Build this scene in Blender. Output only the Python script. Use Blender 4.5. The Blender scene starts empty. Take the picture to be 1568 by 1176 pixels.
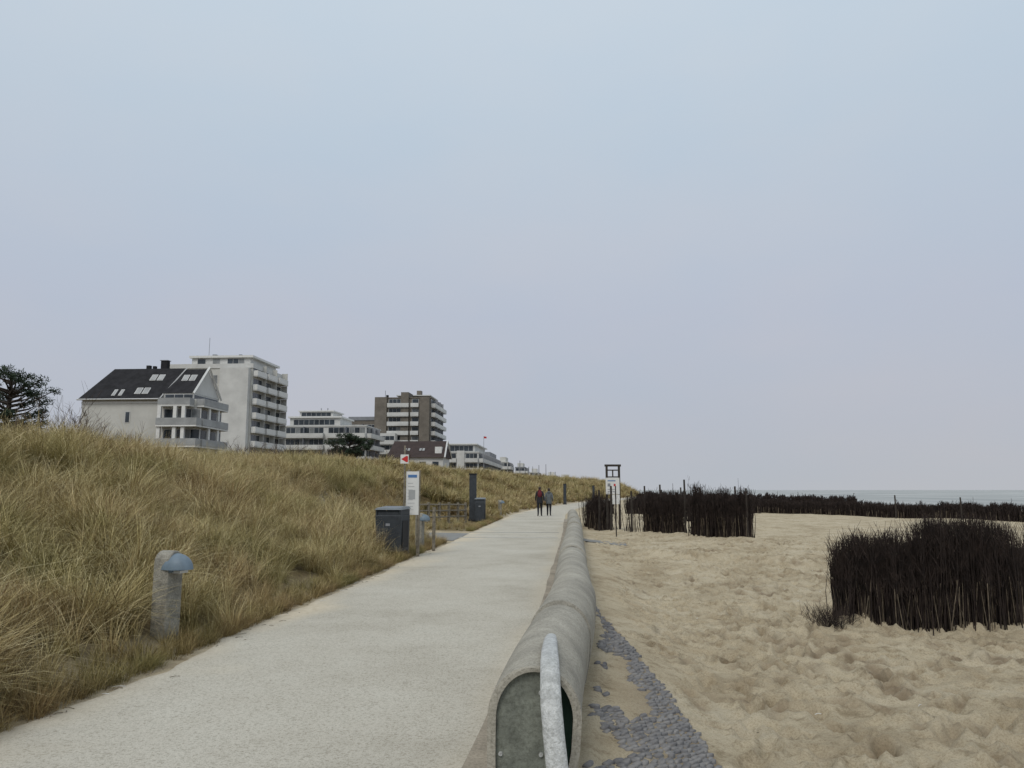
import bpy, math, random
import numpy as np
from mathutils import Vector, Matrix, Euler
random.seed(7); rng=np.random.default_rng(7)
S=bpy.context.scene
S.view_settings.view_transform='Standard'; S.view_settings.look='None'; S.view_settings.exposure=0
R=math.radians
# ---------------------------------------------------------------- materials
def mat(name,col,rough=.8,var=.12,scale=4,bump=0,bscale=None,col2=None,metal=0,spec=.3,speck=0):
    m=bpy.data.materials.new(name); m.use_nodes=True; nt=m.node_tree; N=nt.nodes; L=nt.links
    b=N['Principled BSDF']; b.inputs['Roughness'].default_value=rough; b.inputs['Metallic'].default_value=metal
    b.inputs['Specular IOR Level'].default_value=spec
    g=N.new('ShaderNodeNewGeometry'); n=N.new('ShaderNodeTexNoise'); n.inputs['Scale'].default_value=scale; n.inputs['Detail'].default_value=8; n.inputs['Roughness'].default_value=.65
    L.new(g.outputs['Position'],n.inputs['Vector'])
    r=N.new('ShaderNodeValToRGB'); L.new(n.outputs['Fac'],r.inputs['Fac'])
    c2=col2 or tuple(c*(1-var*2) for c in col)
    r.color_ramp.elements[0].position=.35; r.color_ramp.elements[1].position=.65
    r.color_ramp.elements[0].color=(*c2,1); r.color_ramp.elements[1].color=(*[min(1,c*(1+var*.3)) for c in col],1)
    cur=r.outputs['Color']
    if speck:
        n4=N.new('ShaderNodeTexNoise'); n4.inputs['Scale'].default_value=55; n4.inputs['Detail'].default_value=4; n4.inputs['Roughness'].default_value=.8
        L.new(g.outputs['Position'],n4.inputs['Vector']); r4=N.new('ShaderNodeValToRGB'); L.new(n4.outputs['Fac'],r4.inputs['Fac'])
        r4.color_ramp.elements[0].position=.36; r4.color_ramp.elements[1].position=.56; q=1-speck
        r4.color_ramp.elements[0].color=(q,q,q*.97,1); r4.color_ramp.elements[1].color=(1,1,1,1)
        mx=N.new('ShaderNodeMix'); mx.data_type='RGBA'; mx.blend_type='MULTIPLY'; mx.inputs[0].default_value=1
        L.new(cur,mx.inputs[6]); L.new(r4.outputs['Color'],mx.inputs[7]); cur=mx.outputs[2]
    L.new(cur,b.inputs['Base Color'])
    if bump:
        n2=N.new('ShaderNodeTexNoise'); n2.inputs['Scale'].default_value=bscale or scale*8; n2.inputs['Detail'].default_value=4
        L.new(g.outputs['Position'],n2.inputs['Vector'])
        bp=N.new('ShaderNodeBump'); bp.inputs['Strength'].default_value=bump; bp.inputs['Distance'].default_value=.02
        L.new(n2.outputs['Fac'],bp.inputs['Height']); L.new(bp.outputs['Normal'],b.inputs['Normal'])
    return m
M={}
M['conc']=mat('wall_concrete',(.41,.385,.325),.88,.17,2.2,.4,60,speck=.35)
M['concdark']=mat('concrete_algae',(.22,.235,.20),.85,.22,7,.3,50,speck=.3)
M['joint']=mat('joint_mortar',(.10,.095,.08),.9,.2,9)
M['green']=mat('green_hollow',(.02,.05,.035),.7)
M['strip']=mat('concrete_strip',(.36,.315,.25),.9,.18,2,.3,60,speck=.3)
M['galv']=mat('weathered_rail',(.54,.55,.54),.5,.14,22,.4,90,metal=.1,speck=.3)
M['post']=mat('bollard_concrete',(.34,.325,.28),.9,.2,9,.5,70,speck=.35)
M['dome']=mat('lamp_blue_grey',(.15,.20,.245),.5,.08,10)
M['bin']=mat('bin_anthracite',(.045,.052,.06),.55,.15,6)
M['binlid']=mat('bin_lid',(.15,.17,.185),.45,.1,6)
M['wood']=mat('weathered_wood',(.25,.22,.17),.85,.25,12,.4,60)
M['wooddk']=mat('dark_wood',(.05,.042,.035),.9,.2,12)
M['white']=mat('white_paint',(.68,.68,.66),.5,.05,3)
M['red']=mat('red_paint',(.5,.03,.03),.5,.05,3)
M['blue']=mat('blue_print',(.08,.18,.38),.5,.05,3)
M['black']=mat('black_paint',(.02,.02,.022),.6)
M['stucco']=mat('white_render',(.58,.58,.56),.85,.09,.35)
M['stucco2']=mat('beige_render',(.54,.535,.50),.85,.09,.3)
M['brown']=mat('brown_brick',(.18,.16,.135),.9,.15,.6)
M['roof']=mat('slate_roof',(.032,.032,.035),.85,.2,1.2,spec=.1)
M['roofbr']=mat('brown_roof',(.05,.035,.032),.8,.15,1.2)
M['glass']=mat('window_glass',(.05,.062,.075),.2,.3,.5,spec=.45)
M['glass2']=mat('curtained_glass',(.22,.23,.23),.3,.25,.6,spec=.5)
M['frame']=mat('window_frame',(.50,.50,.49),.5,.05,2)
M['rail']=mat('glazed_railing',(.36,.37,.37),.5,.15,.5)
M['grey']=mat('grey_cladding',(.25,.26,.28),.7,.1,.6)
M['brush']=mat('brushwood',(.045,.032,.027),.95,.35,5)
M['brush2']=mat('brushwood_stems',(.20,.16,.115),.9,.3,9)
M['stone']=mat('revetment_stone',(.235,.225,.215),.85,.2,9,.4,90,col2=(.12,.118,.122))
M['bark']=mat('pine_bark',(.07,.055,.045),.9,.2,8)
M['needle']=mat('pine_needles',(.035,.055,.03),.8,.3,3)
M['twig']=mat('bare_twigs',(.10,.07,.055),.9,.2,5)
M['skin']=mat('skin',(.45,.28,.2),.6,.05,20)
M['hair']=mat('hair',(.06,.045,.035),.7,.1,30)
M['jackred']=mat('burgundy_jacket',(.14,.02,.028),.8,.2,20)
M['jackdk']=mat('dark_jacket',(.025,.025,.03),.8,.2,20)
M['jackgr']=mat('grey_jacket',(.13,.145,.155),.8,.2,20)
M['trous']=mat('dark_trousers',(.02,.021,.028),.85,.2,20)
M['shoe']=mat('shoes',(.015,.015,.015),.5,.1,20)
M['asph']=mat('side_path_asphalt',(.25,.25,.24),.9,.1,3,.3,80,speck=.2)
M['drain']=mat('drain_band',(.42,.40,.35),.9,.1,3)
# ---------------------------------------------------------------- mesh builder
class MB:
    def __init__(s): s.v=[];s.f=[];s.m=[];s.mats=[]
    def mi(s,k):
        if k not in s.mats: s.mats.append(k)
        return s.mats.index(k)
    def add(s,vs,fs,k):
        o=len(s.v); s.v+= [tuple(v) for v in vs]; i=s.mi(k)
        for f in fs: s.f.append(tuple(o+a for a in f)); s.m.append(i)
    def box(s,x0,x1,y0,y1,z0,z1,k,T=None):
        vs=[(x,y,z) for z in(z0,z1) for y in(y0,y1) for x in(x0,x1)]
        if T is not None: vs=[T@Vector(v) for v in vs]
        s.add(vs,[(0,2,3,1),(4,5,7,6),(0,1,5,4),(2,6,7,3),(0,4,6,2),(1,3,7,5)],k)
    def tube(s,pts,rad,k,n=8,cap=True,flat=1.0):
        pts=[Vector(p) for p in pts]
        if not hasattr(rad,'__len__'): rad=[rad]*len(pts)
        vs=[];fs=[]
        for i,p in enumerate(pts):
            t=(pts[min(i+1,len(pts)-1)]-pts[max(i-1,0)]).normalized()
            ref=Vector((1,0,0)) if abs(t.x)<.8 else Vector((0,1,0))
            b=t.cross(ref).normalized(); a=b.cross(t).normalized()
            for j in range(n):
                w=2*math.pi*j/n; vs.append(p+a*math.cos(w)*rad[i]+b*math.sin(w)*rad[i]*flat)
        for i in range(len(pts)-1):
            for j in range(n):
                j2=(j+1)%n; fs.append((i*n+j,i*n+j2,(i+1)*n+j2,(i+1)*n+j))
        if cap: fs.append(tuple(range(n))[::-1]); fs.append(tuple((len(pts)-1)*n+j for j in range(n)))
        s.add(vs,fs,k)
    def ball(s,c,r,k,nu=12,nv=8,zmin=-1,sc=(1,1,1),T=None):
        vs=[];fs=[]
        for i in range(nv+1):
            ph=math.pi*i/nv
            for j in range(nu):
                w=2*math.pi*j/nu
                z=max(math.cos(ph),zmin)
                v=Vector((math.sin(ph)*math.cos(w)*r*sc[0],math.sin(ph)*math.sin(w)*r*sc[1],z*r*sc[2]))
                if T is not None: v=T@v
                vs.append(v+Vector(c))
        for i in range(nv):
            for j in range(nu):
                j2=(j+1)%nu; fs.append((i*nu+j,(i+1)*nu+j,(i+1)*nu+j2,i*nu+j2))
        s.add(vs,fs,k)
    def obj(s,name,parent=None,smooth=False,bevel=0,loc=None,rz=0):
        me=bpy.data.meshes.new(name); me.from_pydata(s.v,[],s.f)
        for k in s.mats: me.materials.append(M[k])
        me.polygons.foreach_set('material_index',s.m[:len(me.polygons)])
        if smooth:
            me.polygons.foreach_set('use_smooth',[True]*len(me.polygons))
        me.update()
        ob=bpy.data.objects.new(name,me); S.collection.objects.link(ob)
        if smooth:
            try: me.set_sharp_from_angle(angle=R(40))
            except Exception: pass
        if bevel:
            b=ob.modifiers.new('b','BEVEL'); b.width=bevel; b.segments=2; b.limit_method='ANGLE'
        if parent: ob.parent=parent
        if loc: ob.location=loc
        ob.rotation_euler[2]=rz
        return ob
def empty(name,loc=(0,0,0),rz=0):
    e=bpy.data.objects.new(name,None); e.location=loc; e.rotation_euler[2]=rz; e.empty_display_size=.3; S.collection.objects.link(e); return e
def fastmesh(name,V,F,mats,mi=None,smooth=False):
    me=bpy.data.meshes.new(name); V=np.asarray(V,np.float32); F=np.asarray(F,np.int32); k=F.shape[1]
    me.vertices.add(len(V)); me.vertices.foreach_set('co',V.ravel())
    me.loops.add(F.size); me.loops.foreach_set('vertex_index',F.ravel())
    me.polygons.add(len(F)); me.polygons.foreach_set('loop_start',np.arange(len(F),dtype=np.int32)*k)
    me.polygons.foreach_set('loop_total',np.full(len(F),k,np.int32))
    for m in mats: me.materials.append(m)
    if mi is not None: me.polygons.foreach_set('material_index',np.asarray(mi,np.int32))
    if smooth: me.polygons.foreach_set('use_smooth',np.ones(len(F),bool))
    me.update(calc_edges=True)
    return me
# ---------------------------------------------------------------- noise + terrain function
_tab=rng.random((256,256))
def vn(x,y,sc,o=0):
    x=np.asarray(x,float)/sc+o*17.3+1000; y=np.asarray(y,float)/sc+o*31.7+1000
    xi=np.floor(x).astype(int); yi=np.floor(y).astype(int); fx=x-xi; fy=y-yi
    fx=fx*fx*(3-2*fx); fy=fy*fy*(3-2*fy)
    a=_tab[xi%256,yi%256];b=_tab[(xi+1)%256,yi%256];c=_tab[xi%256,(yi+1)%256];d=_tab[(xi+1)%256,(yi+1)%256]
    return (a*(1-fx)+b*fx)*(1-fy)+(c*(1-fx)+d*fx)*fy-.5
def ss(a,b,x):
    t=np.clip((np.asarray(x,float)-a)/(b-a),0,1); return t*t*(3-2*t)
def cshift(y):
    y=np.asarray(y,float); t=np.clip(y-50,0,100)
    return np.minimum(3*(t/37)**1.5+np.clip(y-150,0,1e9)*.2,22)
def wshift(y): return .24*ss(4.2,9.5,y)+.17*ss(10,30,y)+cshift(y)
def segd(x,y,a,b):
    ax,ay=a;bx,by=b; L2=(bx-ax)**2+(by-ay)**2
    t=np.clip(((x-ax)*(bx-ax)+(y-ay)*(by-ay))/L2,0,1)
    return np.hypot(x-ax-t*(bx-ax),y-ay-t*(by-ay))
def H(x,y):
    x=np.asarray(x,float); y=np.asarray(y,float)
    xs=x-cshift(y)
    u=np.clip((-xs-3.85)/10,0,1)
    Hc=2.55+.55*ss(15,70,y)
    dune=Hc*np.sin(u*math.pi/2)**1.05
    far=np.clip((-xs-15)/12,0,1)
    dune=dune-1.0*far*far*(3-2*far)
    bm=ss(.05,.4,u)
    dune=dune+bm*(.6*vn(x,y,4.5)+.35*vn(x,y,1.9,1))+ss(0,.1,u)*.14*vn(x,y,.8,2)
    side=ss(23.2,24.4,y)*(1-ss(29.5,31.5,y))*ss(-10,-7.5,x)
    side2=ss(28.5,30,y)*(1-ss(38.5,40.5,y))*ss(-8.8,-7.0,x)
    dune=dune*(1-.97*side)*(1-.88*side2)
    xw=x-wshift(y)
    b=np.clip(xw-.12,0,None)
    beach=-.26*ss(0,1.2,b)*(1-.6*ss(14,26,y))-.04*ss(0,.05,b)
    beach=beach-.25*ss(2,25,b)-.9*ss(25,64,x)-2.5*ss(62,110,x)
    bn=ss(.3,2.5,b)
    beach=beach+bn*(.15*vn(x,y,3.3,3)+.07*vn(x,y,1.1,4)+.05*vn(x,y,.38,5)+.03*vn(x,y,.16,6))
    d1=segd(x,y,(1.2,33.2),(5.9,26.2)); d2=segd(x,y,(3.9,11.15),(12,11.35)); d3=segd(x,y,(2.4,22),(5.5,19.5))
    beach=beach+ss(.6,1.5,b)*((.15+.1*vn(x,y,1.2,33))*np.exp(-(d1/1.0)**2)+(.09+.22*vn(x,y,.7,31))*np.exp(-(d2/.55)**2)+.16*np.exp(-(d3/.5)**2))
    return np.where(xs<-3.85,dune,np.where(xw>.12,beach,0.0))
def xr(y): return .24+.88*np.maximum(0,(11.8-y)/7.2)**.85
FP=[]
for _ in range(70):
    x=rng.uniform(1.2,12); y=rng.uniform(3.5,14); a=rng.normal(math.pi/2,.6)
    for k in range(34):
        FP.append((x+(.1 if k%2 else -.1),y,a,1)); x+=.62*math.cos(a)+rng.normal(0,.05); y+=.62*math.sin(a)+rng.normal(0,.05); a+=rng.normal(0,.1)
for _ in range(5200): FP.append((rng.uniform(.7,14),3.2+27*rng.random()**1.3,rng.uniform(0,6.3),rng.uniform(.45,1.15)))
def seq(*parts):
    return np.concatenate([np.arange(a,b,st) for a,b,st in parts])
def grow(a,b,f,st):
    o=[a]
    while o[-1]<b: o.append(o[-1]+st); st*=f
    return np.array(o)
gx=np.concatenate([-grow(20,9000,1.25,1)[::-1],seq((-19.7,-4,.25),(-4,-3.7,.05),(-3.7,0,.22),(0,9,.034),(9,14,.07)),grow(14,12000,1.07,.15)])
gy=np.concatenate([-grow(3,9000,1.4,1)[::-1],seq((-2,3,.5),(3,14,.036),(14,32,.08)),grow(32,12000,1.045,.25)])
X,Y=np.meshgrid(gx,gy,indexing='ij'); Z=H(X,Y); DENT_DK=np.zeros_like(Z)
for (fx,fy,a,fs) in FP:
    i0,i1=np.searchsorted(gx,[fx-.4,fx+.4]); j0,j1=np.searchsorted(gy,[fy-.4,fy+.4])
    if i1<=i0 or j1<=j0 or fx-float(wshift(fy))<.55: continue
    if fy<11.5 and fx<float(xr(fy))+.22: continue
    xx=X[i0:i1,j0:j1]-fx; yy=Y[i0:i1,j0:j1]-fy
    l=xx*math.cos(a)+yy*math.sin(a); w=-xx*math.sin(a)+yy*math.cos(a)
    q=(l/(.145*fs))**2+(w/(.07*fs))**2
    dep=rng.uniform(.025,.065)*min(1,fs+.2)
    Z[i0:i1,j0:j1]-=dep*np.exp(-q**1.5)-.45*dep*np.exp(-((np.sqrt(q)-1.6)/.4)**2)
    DENT_DK[i0:i1,j0:j1]+=(rng.uniform(.2,.85) if rng.random()<.6 else .08)*np.exp(-q*1.0)  # footprint dents get a darker brown tint of random strength
nx,ny=len(gx),len(gy)
idx=np.arange(nx*ny).reshape(nx,ny)
F=np.stack([idx[:-1,:-1],idx[1:,:-1],idx[1:,1:],idx[:-1,1:]],-1).reshape(-1,4)
gm=bpy.data.materials.new('sand_and_dune_soil'); gm.use_nodes=True; nt=gm.node_tree; N=nt.nodes; L=nt.links
bs=N['Principled BSDF']; bs.inputs['Roughness'].default_value=.95; bs.inputs['Specular IOR Level'].default_value=.1
geo=N.new('ShaderNodeNewGeometry')
def noise(sc,det=5,rough=.6,N=N,L=L,geo=geo):
    n=N.new('ShaderNodeTexNoise'); n.inputs['Scale'].default_value=sc; n.inputs['Detail'].default_value=det; n.inputs['Roughness'].default_value=rough
    L.new(geo.outputs['Position'],n.inputs['Vector']); return n
def ramp(fac,stops,N=N,L=L):
    r=N.new('ShaderNodeValToRGB'); L.new(fac,r.inputs['Fac'])
    while len(r.color_ramp.elements)<len(stops): r.color_ramp.elements.new(.5)
    for e,(p,c) in zip(r.color_ramp.elements,stops): e.position=p; e.color=(*c,1)
    return r
def mix(a,b,fac,N=N,L=L,bt='MIX'):
    m=N.new('ShaderNodeMix'); m.data_type='RGBA'; m.blend_type=bt
    if isinstance(fac,(int,float)): m.inputs[0].default_value=fac
    else: L.new(fac,m.inputs[0])
    L.new(a,m.inputs[6]); L.new(b,m.inputs[7]); return m.outputs[2]
s1=ramp(noise(.8,8,.65).outputs['Fac'],[(.36,(.38,.315,.215)),(.5,(.485,.415,.295)),(.66,(.53,.465,.345))])
s2=ramp(noise(4.5,8,.78).outputs['Fac'],[(.38,(.54,.50,.44)),(.48,(1,1,1))])
s3=ramp(noise(60,3,.85).outputs['Fac'],[(.34,(.60,.57,.52)),(.54,(1.0,1.0,1.0))])
sand=mix(mix(s1.outputs[0],s2.outputs[0],.7,bt='MULTIPLY'),s3.outputs[0],.8,bt='MULTIPLY')
darkc=N.new('ShaderNodeRGB'); darkc.outputs[0].default_value=(.21,.16,.105,1)
atw=N.new('ShaderNodeAttribute'); atw.attribute_name='dark_tint'
sand=mix(sand,darkc.outputs[0],atw.outputs['Fac'])
soil=ramp(noise(3,8,.7).outputs['Fac'],[(.3,(.075,.052,.028)),(.5,(.155,.118,.06)),(.7,(.25,.20,.10))])
at=N.new('ShaderNodeAttribute'); at.attribute_name='dune'
L.new(mix(sand,soil.outputs[0],at.outputs['Fac']),bs.inputs['Base Color'])
bp=N.new('ShaderNodeBump'); bp.inputs['Strength'].default_value=.85; bp.inputs['Distance'].default_value=.04
L.new(noise(16,8,.75).outputs['Fac'],bp.inputs['Height']); L.new(bp.outputs['Normal'],bs.inputs['Normal'])
me=fastmesh('ground',np.stack([X,Y,Z],-1).reshape(-1,3),F,[gm],smooth=True)
a=me.attributes.new('dune','FLOAT','POINT')
XS=X-cshift(Y)
dm=ss(3.95,4.3,-XS+.35*vn(X,Y,.7,9))*(1-ss(23.2,24.2,Y)*(1-ss(29.8,31,Y))*ss(-10,-8,X))
a.data.foreach_set('value',dm.ravel().astype(np.float32))
a=me.attributes.new('dark_tint','FLOAT','POINT')
lx_=.08+wshift(Y); rv=((X>lx_)&(X<xr(Y))&(Y<11.8)&(Y>0))*np.clip((X-lx_)/(xr(Y)-lx_+1e-3)*1.3-.3,0,.75)
DKT=np.clip(DENT_DK*(.75+1.1*vn(X,Y,2.2,51)),0,.85); DKT=np.maximum(DKT,np.clip(rv,0,.7))  # footprint tint joined with the dark stony ground tint beside the wall
a.data.foreach_set('value',DKT.ravel().astype(np.float32))
g=bpy.data.objects.new('ground',me); S.collection.objects.link(g)
# ---------------------------------------------------------------- sea
sm=bpy.data.materials.new('sea_water'); sm.use_nodes=True; nt=sm.node_tree; N2=nt.nodes; L2=nt.links; b2=N2['Principled BSDF']
b2.inputs['Roughness'].default_value=.6; b2.inputs['Specular IOR Level'].default_value=.2
geo2=N2.new('ShaderNodeNewGeometry'); mp=N2.new('ShaderNodeMapping'); mp.inputs['Scale'].default_value=(.05,.006,1)
L2.new(geo2.outputs['Position'],mp.inputs['Vector'])
nn=N2.new('ShaderNodeTexNoise'); nn.inputs['Scale'].default_value=1; nn.inputs['Detail'].default_value=6; L2.new(mp.outputs[0],nn.inputs['Vector'])
rr=ramp(nn.outputs['Fac'],[(.35,(.27,.285,.28)),(.52,(.34,.35,.34)),(.62,(.42,.43,.42)),(.70,(.66,.66,.64))],N2,L2)
L2.new(rr.outputs[0],b2.inputs['Base Color'])
n3=N2.new('ShaderNodeTexNoise'); n3.inputs['Scale'].default_value=.8; L2.new(geo2.outputs['Position'],n3.inputs['Vector'])
bb=N2.new('ShaderNodeBump'); bb.inputs['Strength'].default_value=.5; bb.inputs['Distance'].default_value=.3; L2.new(n3.outputs['Fac'],bb.inputs['Height']); L2.new(bb.outputs['Normal'],b2.inputs['Normal'])
sea=bpy.data.objects.new('sea',fastmesh('sea',[(45,-15000,-1.25),(30000,-15000,-1.25),(30000,25000,-1.25),(45,25000,-1.25)],[[0,1,2,3]],[sm])); S.collection.objects.link(sea)
# ---------------------------------------------------------------- promenade path
pm=bpy.data.materials.new('promenade_paving'); pm.use_nodes=True; nt=pm.node_tree; N3=nt.nodes; L3=nt.links; b3=N3['Principled BSDF']
b3.inputs['Roughness'].default_value=.92; b3.inputs['Specular IOR Level'].default_value=.1
geo3=N3.new('ShaderNodeNewGeometry')
no3=lambda sc,d=5,r=.6:noise(sc,d,r,N3,L3,geo3).outputs['Fac']
p1=ramp(no3(.45,9,.7),[(.32,(.425,.395,.33)),(.5,(.51,.48,.41)),(.68,(.555,.53,.46))],N3,L3)
p2=ramp(no3(45,3,.8),[(.36,(.62,.61,.58)),(.5,(.97,.97,.97)),(.66,(1.0,1.0,1.0))],N3,L3)
p3=ramp(no3(110,2,.7),[(.35,(.66,.64,.62)),(.5,(1,1,1))],N3,L3)
col=mix(mix(p1.outputs[0],p2.outputs[0],.9,N3,L3,'MULTIPLY'),p3.outputs[0],.8,N3,L3,'MULTIPLY')
at3=N3.new('ShaderNodeAttribute'); at3.attribute_name='sandy'
sd=ramp(no3(9,5,.7),[(.3,(.45,.385,.28)),(.7,(.61,.545,.43))],N3,L3)
L3.new(mix(col,sd.outputs[0],at3.outputs['Fac'],N3,L3),b3.inputs['Base Color'])
bp3=N3.new('ShaderNodeBump'); bp3.inputs['Strength'].default_value=.45; bp3.inputs['Distance'].default_value=.01
L3.new(no3(90,3,.8),bp3.inputs['Height']); L3.new(bp3.outputs['Normal'],b3.inputs['Normal'])
py=np.concatenate([seq((-40,2,2),(2,50,.12)),seq((50,190,1.5))]); nu=48
Lft=-3.72+cshift(py)+.18*vn(py,py*0,.9)+.12*vn(py,py*0,.3,3)+.14*vn(py,py*0,3,5); Rgt=-.6+wshift(py)
U=np.linspace(0,1,nu)
PX=Lft[:,None]*(1-U)+Rgt[:,None]*U; PY=np.repeat(py[:,None],nu,1); PZ=np.full_like(PX,.008)
PZ[:,0]=-.004
ii=np.arange(len(py)*nu).reshape(-1,nu)
PF=np.stack([ii[:-1,:-1],ii[:-1,1:],ii[1:,1:],ii[1:,:-1]],-1).reshape(-1,4)
pme=fastmesh('promenade_path',np.stack([PX,PY,PZ],-1).reshape(-1,3),PF,[pm])
aa=pme.attributes.new('sandy','FLOAT','POINT')
dl=PX-Lft[:,None]; dr=Rgt[:,None]-PX
sy=np.clip(1-(dl+.8*vn(PX,PY,.7,7)+.5*vn(PX,PY,2.5,17))/.65,0,1)*.95+np.clip(.45-(dr+.3*vn(PX,PY,1.2,8))/.6,0,1)*.9
aa.data.foreach_set('value',np.clip(sy,0,1).ravel().astype(np.float32))
po=bpy.data.objects.new('promenade_path',pme); S.collection.objects.link(po)
mb=MB(); mb.box(-3.75,-.35,26.3,26.75,-.01,.013,'drain'); mb.box(-3.75,-.35,29.6,29.75,-.01,.013,'asph'); mb.obj('paving_band')
mb=MB()
for i in range(14):
    x0=-3.65-i*.42; x1=x0-.42; o0=.02*i*i*.35; o1=.02*(i+1)**2*.35
    z0=float(H(x0,26.5))+.02; z1=float(H(x1,26.5))+.02
    if i==0: z0=.012
    mb.add([(x0,24.7+o0,z0),(x0,28.9+o0,z0),(x1,28.9+o1,z1),(x1,24.7+o1,z1)],[(0,3,2,1)],'asph')
mb.obj('side_path')
mb=MB()
yy=np.concatenate([np.arange(-6,44,.5)])
for a,b in zip(yy[:-1],yy[1:]):
    xa=float(wshift(a)); xb=float(wshift(b)); ea=.05*float(vn(a,0,1.1,61)); eb=.05*float(vn(b,0,1.1,61))
    mb.add([(-.63+xa+ea,a,.014),(-.2+xa,a,.014),(-.2+xb,b,.014),(-.63+xb+eb,b,.014)],[(0,1,2,3)],'strip')
mb.obj('concrete_strip')
# ---------------------------------------------------------------- flood wall
def prof(y,grow=0,n=22,dz=0):
    cx=-.195+float(wshift(y)); zc=.37; P=[]
    for i in range(n+1):
        w=math.pi*1.0*(i/n)
        P.append((cx+(.25+grow)*math.cos(w),y,zc+(.285+grow+dz)*math.sin(w)))
    left=[(cx-.252-grow,y,.2),(cx-.25-grow,y,-.02)]
    right=[(cx+.17+grow,y,-.35),(cx+.2+grow,y,.0),(cx+.238+grow,y,.2)]
    return right+P+left
mb=MB(); joints=np.arange(4.4,41.5,2.35)
for a,b in zip(joints[:-1],joints[1:]):
    n=6; ga=rng.normal(0,.006); gb=rng.normal(0,.013); ys=[a+.03+(b-a-.06)*i/n for i in range(n+1)]
    if a<4.5: ys[0]=a+.014
    rings=[prof(ys[0]-.012,-.022)]+[prof(y_,ga,dz=gb) for y_ in ys]+[prof(ys[-1]+.012,-.022)]
    k=len(rings[0]); vs=[p for r in rings for p in r]
    mb.add(vs,[(i*k+j,i*k+j+1,(i+1)*k+j+1,(i+1)*k+j) for i in range(len(rings)-1) for j in range(k-1)],'conc')
for a in joints[1:-1]:
    r0=prof(a-.06,-.03); r1=prof(a+.06,-.03); k=len(r0)
    mb.add(r0+r1,[(j,j+1,k+j+1,k+j) for j in range(k-1)],'joint')
W=empty('concrete_flood_wall'); mb.obj('wall_segments',W,smooth=True)
mb=MB()
k=len(prof(4.4)); A=prof(4.400,-.018); B=prof(4.400,-.04); C=prof(4.46,-.04)
mb.add(A+B+C,[(i*k+j,(i+1)*k+j,(i+1)*k+j+1,i*k+j+1) for i in range(2) for j in range(k-1)],'conc')
pl=[p for p in prof(4.43,-.041)]
cut=-.10
pts=[p for p in pl if p[0]<cut]
top_z=max(p[2] for p in pts)
poly=[(cut,4.43,-.3)]+[(cut,4.43,top_z)]+pts[0:]+[(pts[-1][0],4.43,-.3)]
mb.add(poly,[tuple(range(len(poly)))],'concdark')
pl2=prof(4.52,-.041); mb.add(pl2,[tuple(range(len(pl2)))],'green')
for (bx,bz) in [(-.38,.5),(-.38,.18),(-.16,.5),(-.16,.18)]: mb.tube([(bx,4.432,bz),(bx,4.418,bz)],.012,'galv',8)
mb.obj('end_plate',W)
mb=MB(); pe=prof(float(joints[-1])-.02,-.012); mb.add(pe,[tuple(range(len(pe)))],'conc'); mb.obj('far_cap',W)
mb=MB()
ctrl=[(-.118,5.2,.662),(-.117,4.95,.68),(-.115,4.65,.682),(-.11,4.45,.66),(-.105,4.33,.60),(-.10,4.25,.50),(-.085,4.17,.36),(-.065,4.10,.2),(-.045,4.03,0),(-.03,3.97,-.25)]
mb.tube(ctrl,[.032,.042,.048,.052,.054,.056,.056,.056,.056,.056],'galv',16,True,.5)
mb.tube([(-.115,5.1,.64),(-.115,5.1,.68)],.03,'galv'); mb.tube([(-.085,4.17,.36),(-.085,4.42,.36)],.018,'galv')
mb.obj('handrail',smooth=True)
# ---------------------------------------------------------------- stone revetment (pitched stones, partly sanded over)
V=[];FQ=[]
ca,sa=math.cos(.95),math.sin(.95)
step=.062
for gi_ in range(-140,260):
    for gj in range(-40,330):
        u_=gi_*step*1.45+(gj%2)*.5*step*1.45+rng.normal(0,.010); v_=gj*step*.72+rng.normal(0,.006)
        x=u_*ca-v_*sa+2; y=u_*sa+v_*ca
        if y<2.6 or y>11.9: continue
        lx=.09+float(wshift(y)); rx=float(xr(y))+.05*float(vn(x,y,.35,41))
        if x<lx or x>rx: continue
        fr=(x-lx)/(rx-lx+1e-6)
        if .38+.75*(fr-.42)+.95*float(vn(x,y,.30,11))+.25*float(vn(x,y,.1,12))<.22: continue
        z=float(H(x,y))+rng.uniform(-.006,.010); o=len(V); tx,ty=rng.normal(0,.07,2)
        a0=.95+rng.normal(0,.14); c_,s_=math.cos(a0),math.sin(a0)
        base=[(-1,-.9),(.1,-1.05),(1,-.7),(1.05,.75),(0,1.0),(-1.05,.8)]
        jit=[(px+rng.normal(0,.14),py_+rng.normal(0,.16)) for px,py_ in base]
        for rs,dz in [(1,-.03),(1,.004),(.8,.011)]:
            for (px,py_) in jit:
                dx=px*step*.66*rs; dy=py_*step*.32*rs
                X1=dx*c_-dy*s_; Y1=dx*s_+dy*c_; V.append((x+X1,y+Y1,z+dz+tx*X1+ty*Y1))
        for lv in range(2):
            for j in range(6):
                j2=(j+1)%6; FQ.append((o+lv*6+j,o+lv*6+j2,o+(lv+1)*6+j2,o+(lv+1)*6+j))
        FQ.append((o+12,o+13,o+14,o+15)); FQ.append((o+12,o+15,o+16,o+17))
ro=bpy.data.objects.new('stone_revetment',fastmesh('stone_revetment',V,FQ,[M['stone']])); S.collection.objects.link(ro)
m_=MB()
for _ in range(300):
    if rng.random()<.8: x=rng.uniform(1,10); y=rng.uniform(3.5,26)
    else: x=-3.68+rng.exponential(.06); y=rng.uniform(3,22)
    if x>1 and x<float(xr(y))+.3: continue
    z=float(H(x,y))+.012; a=rng.uniform(0,6.3); l=rng.uniform(.012,.05)
    m_.tube([(x-l*math.cos(a),y-l*math.sin(a),z),(x,y,z+.006),(x+l*math.cos(a+.3),y+l*math.sin(a+.3),z)],.0028,'wood' if rng.random()<.8 else 'white',4)
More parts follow.
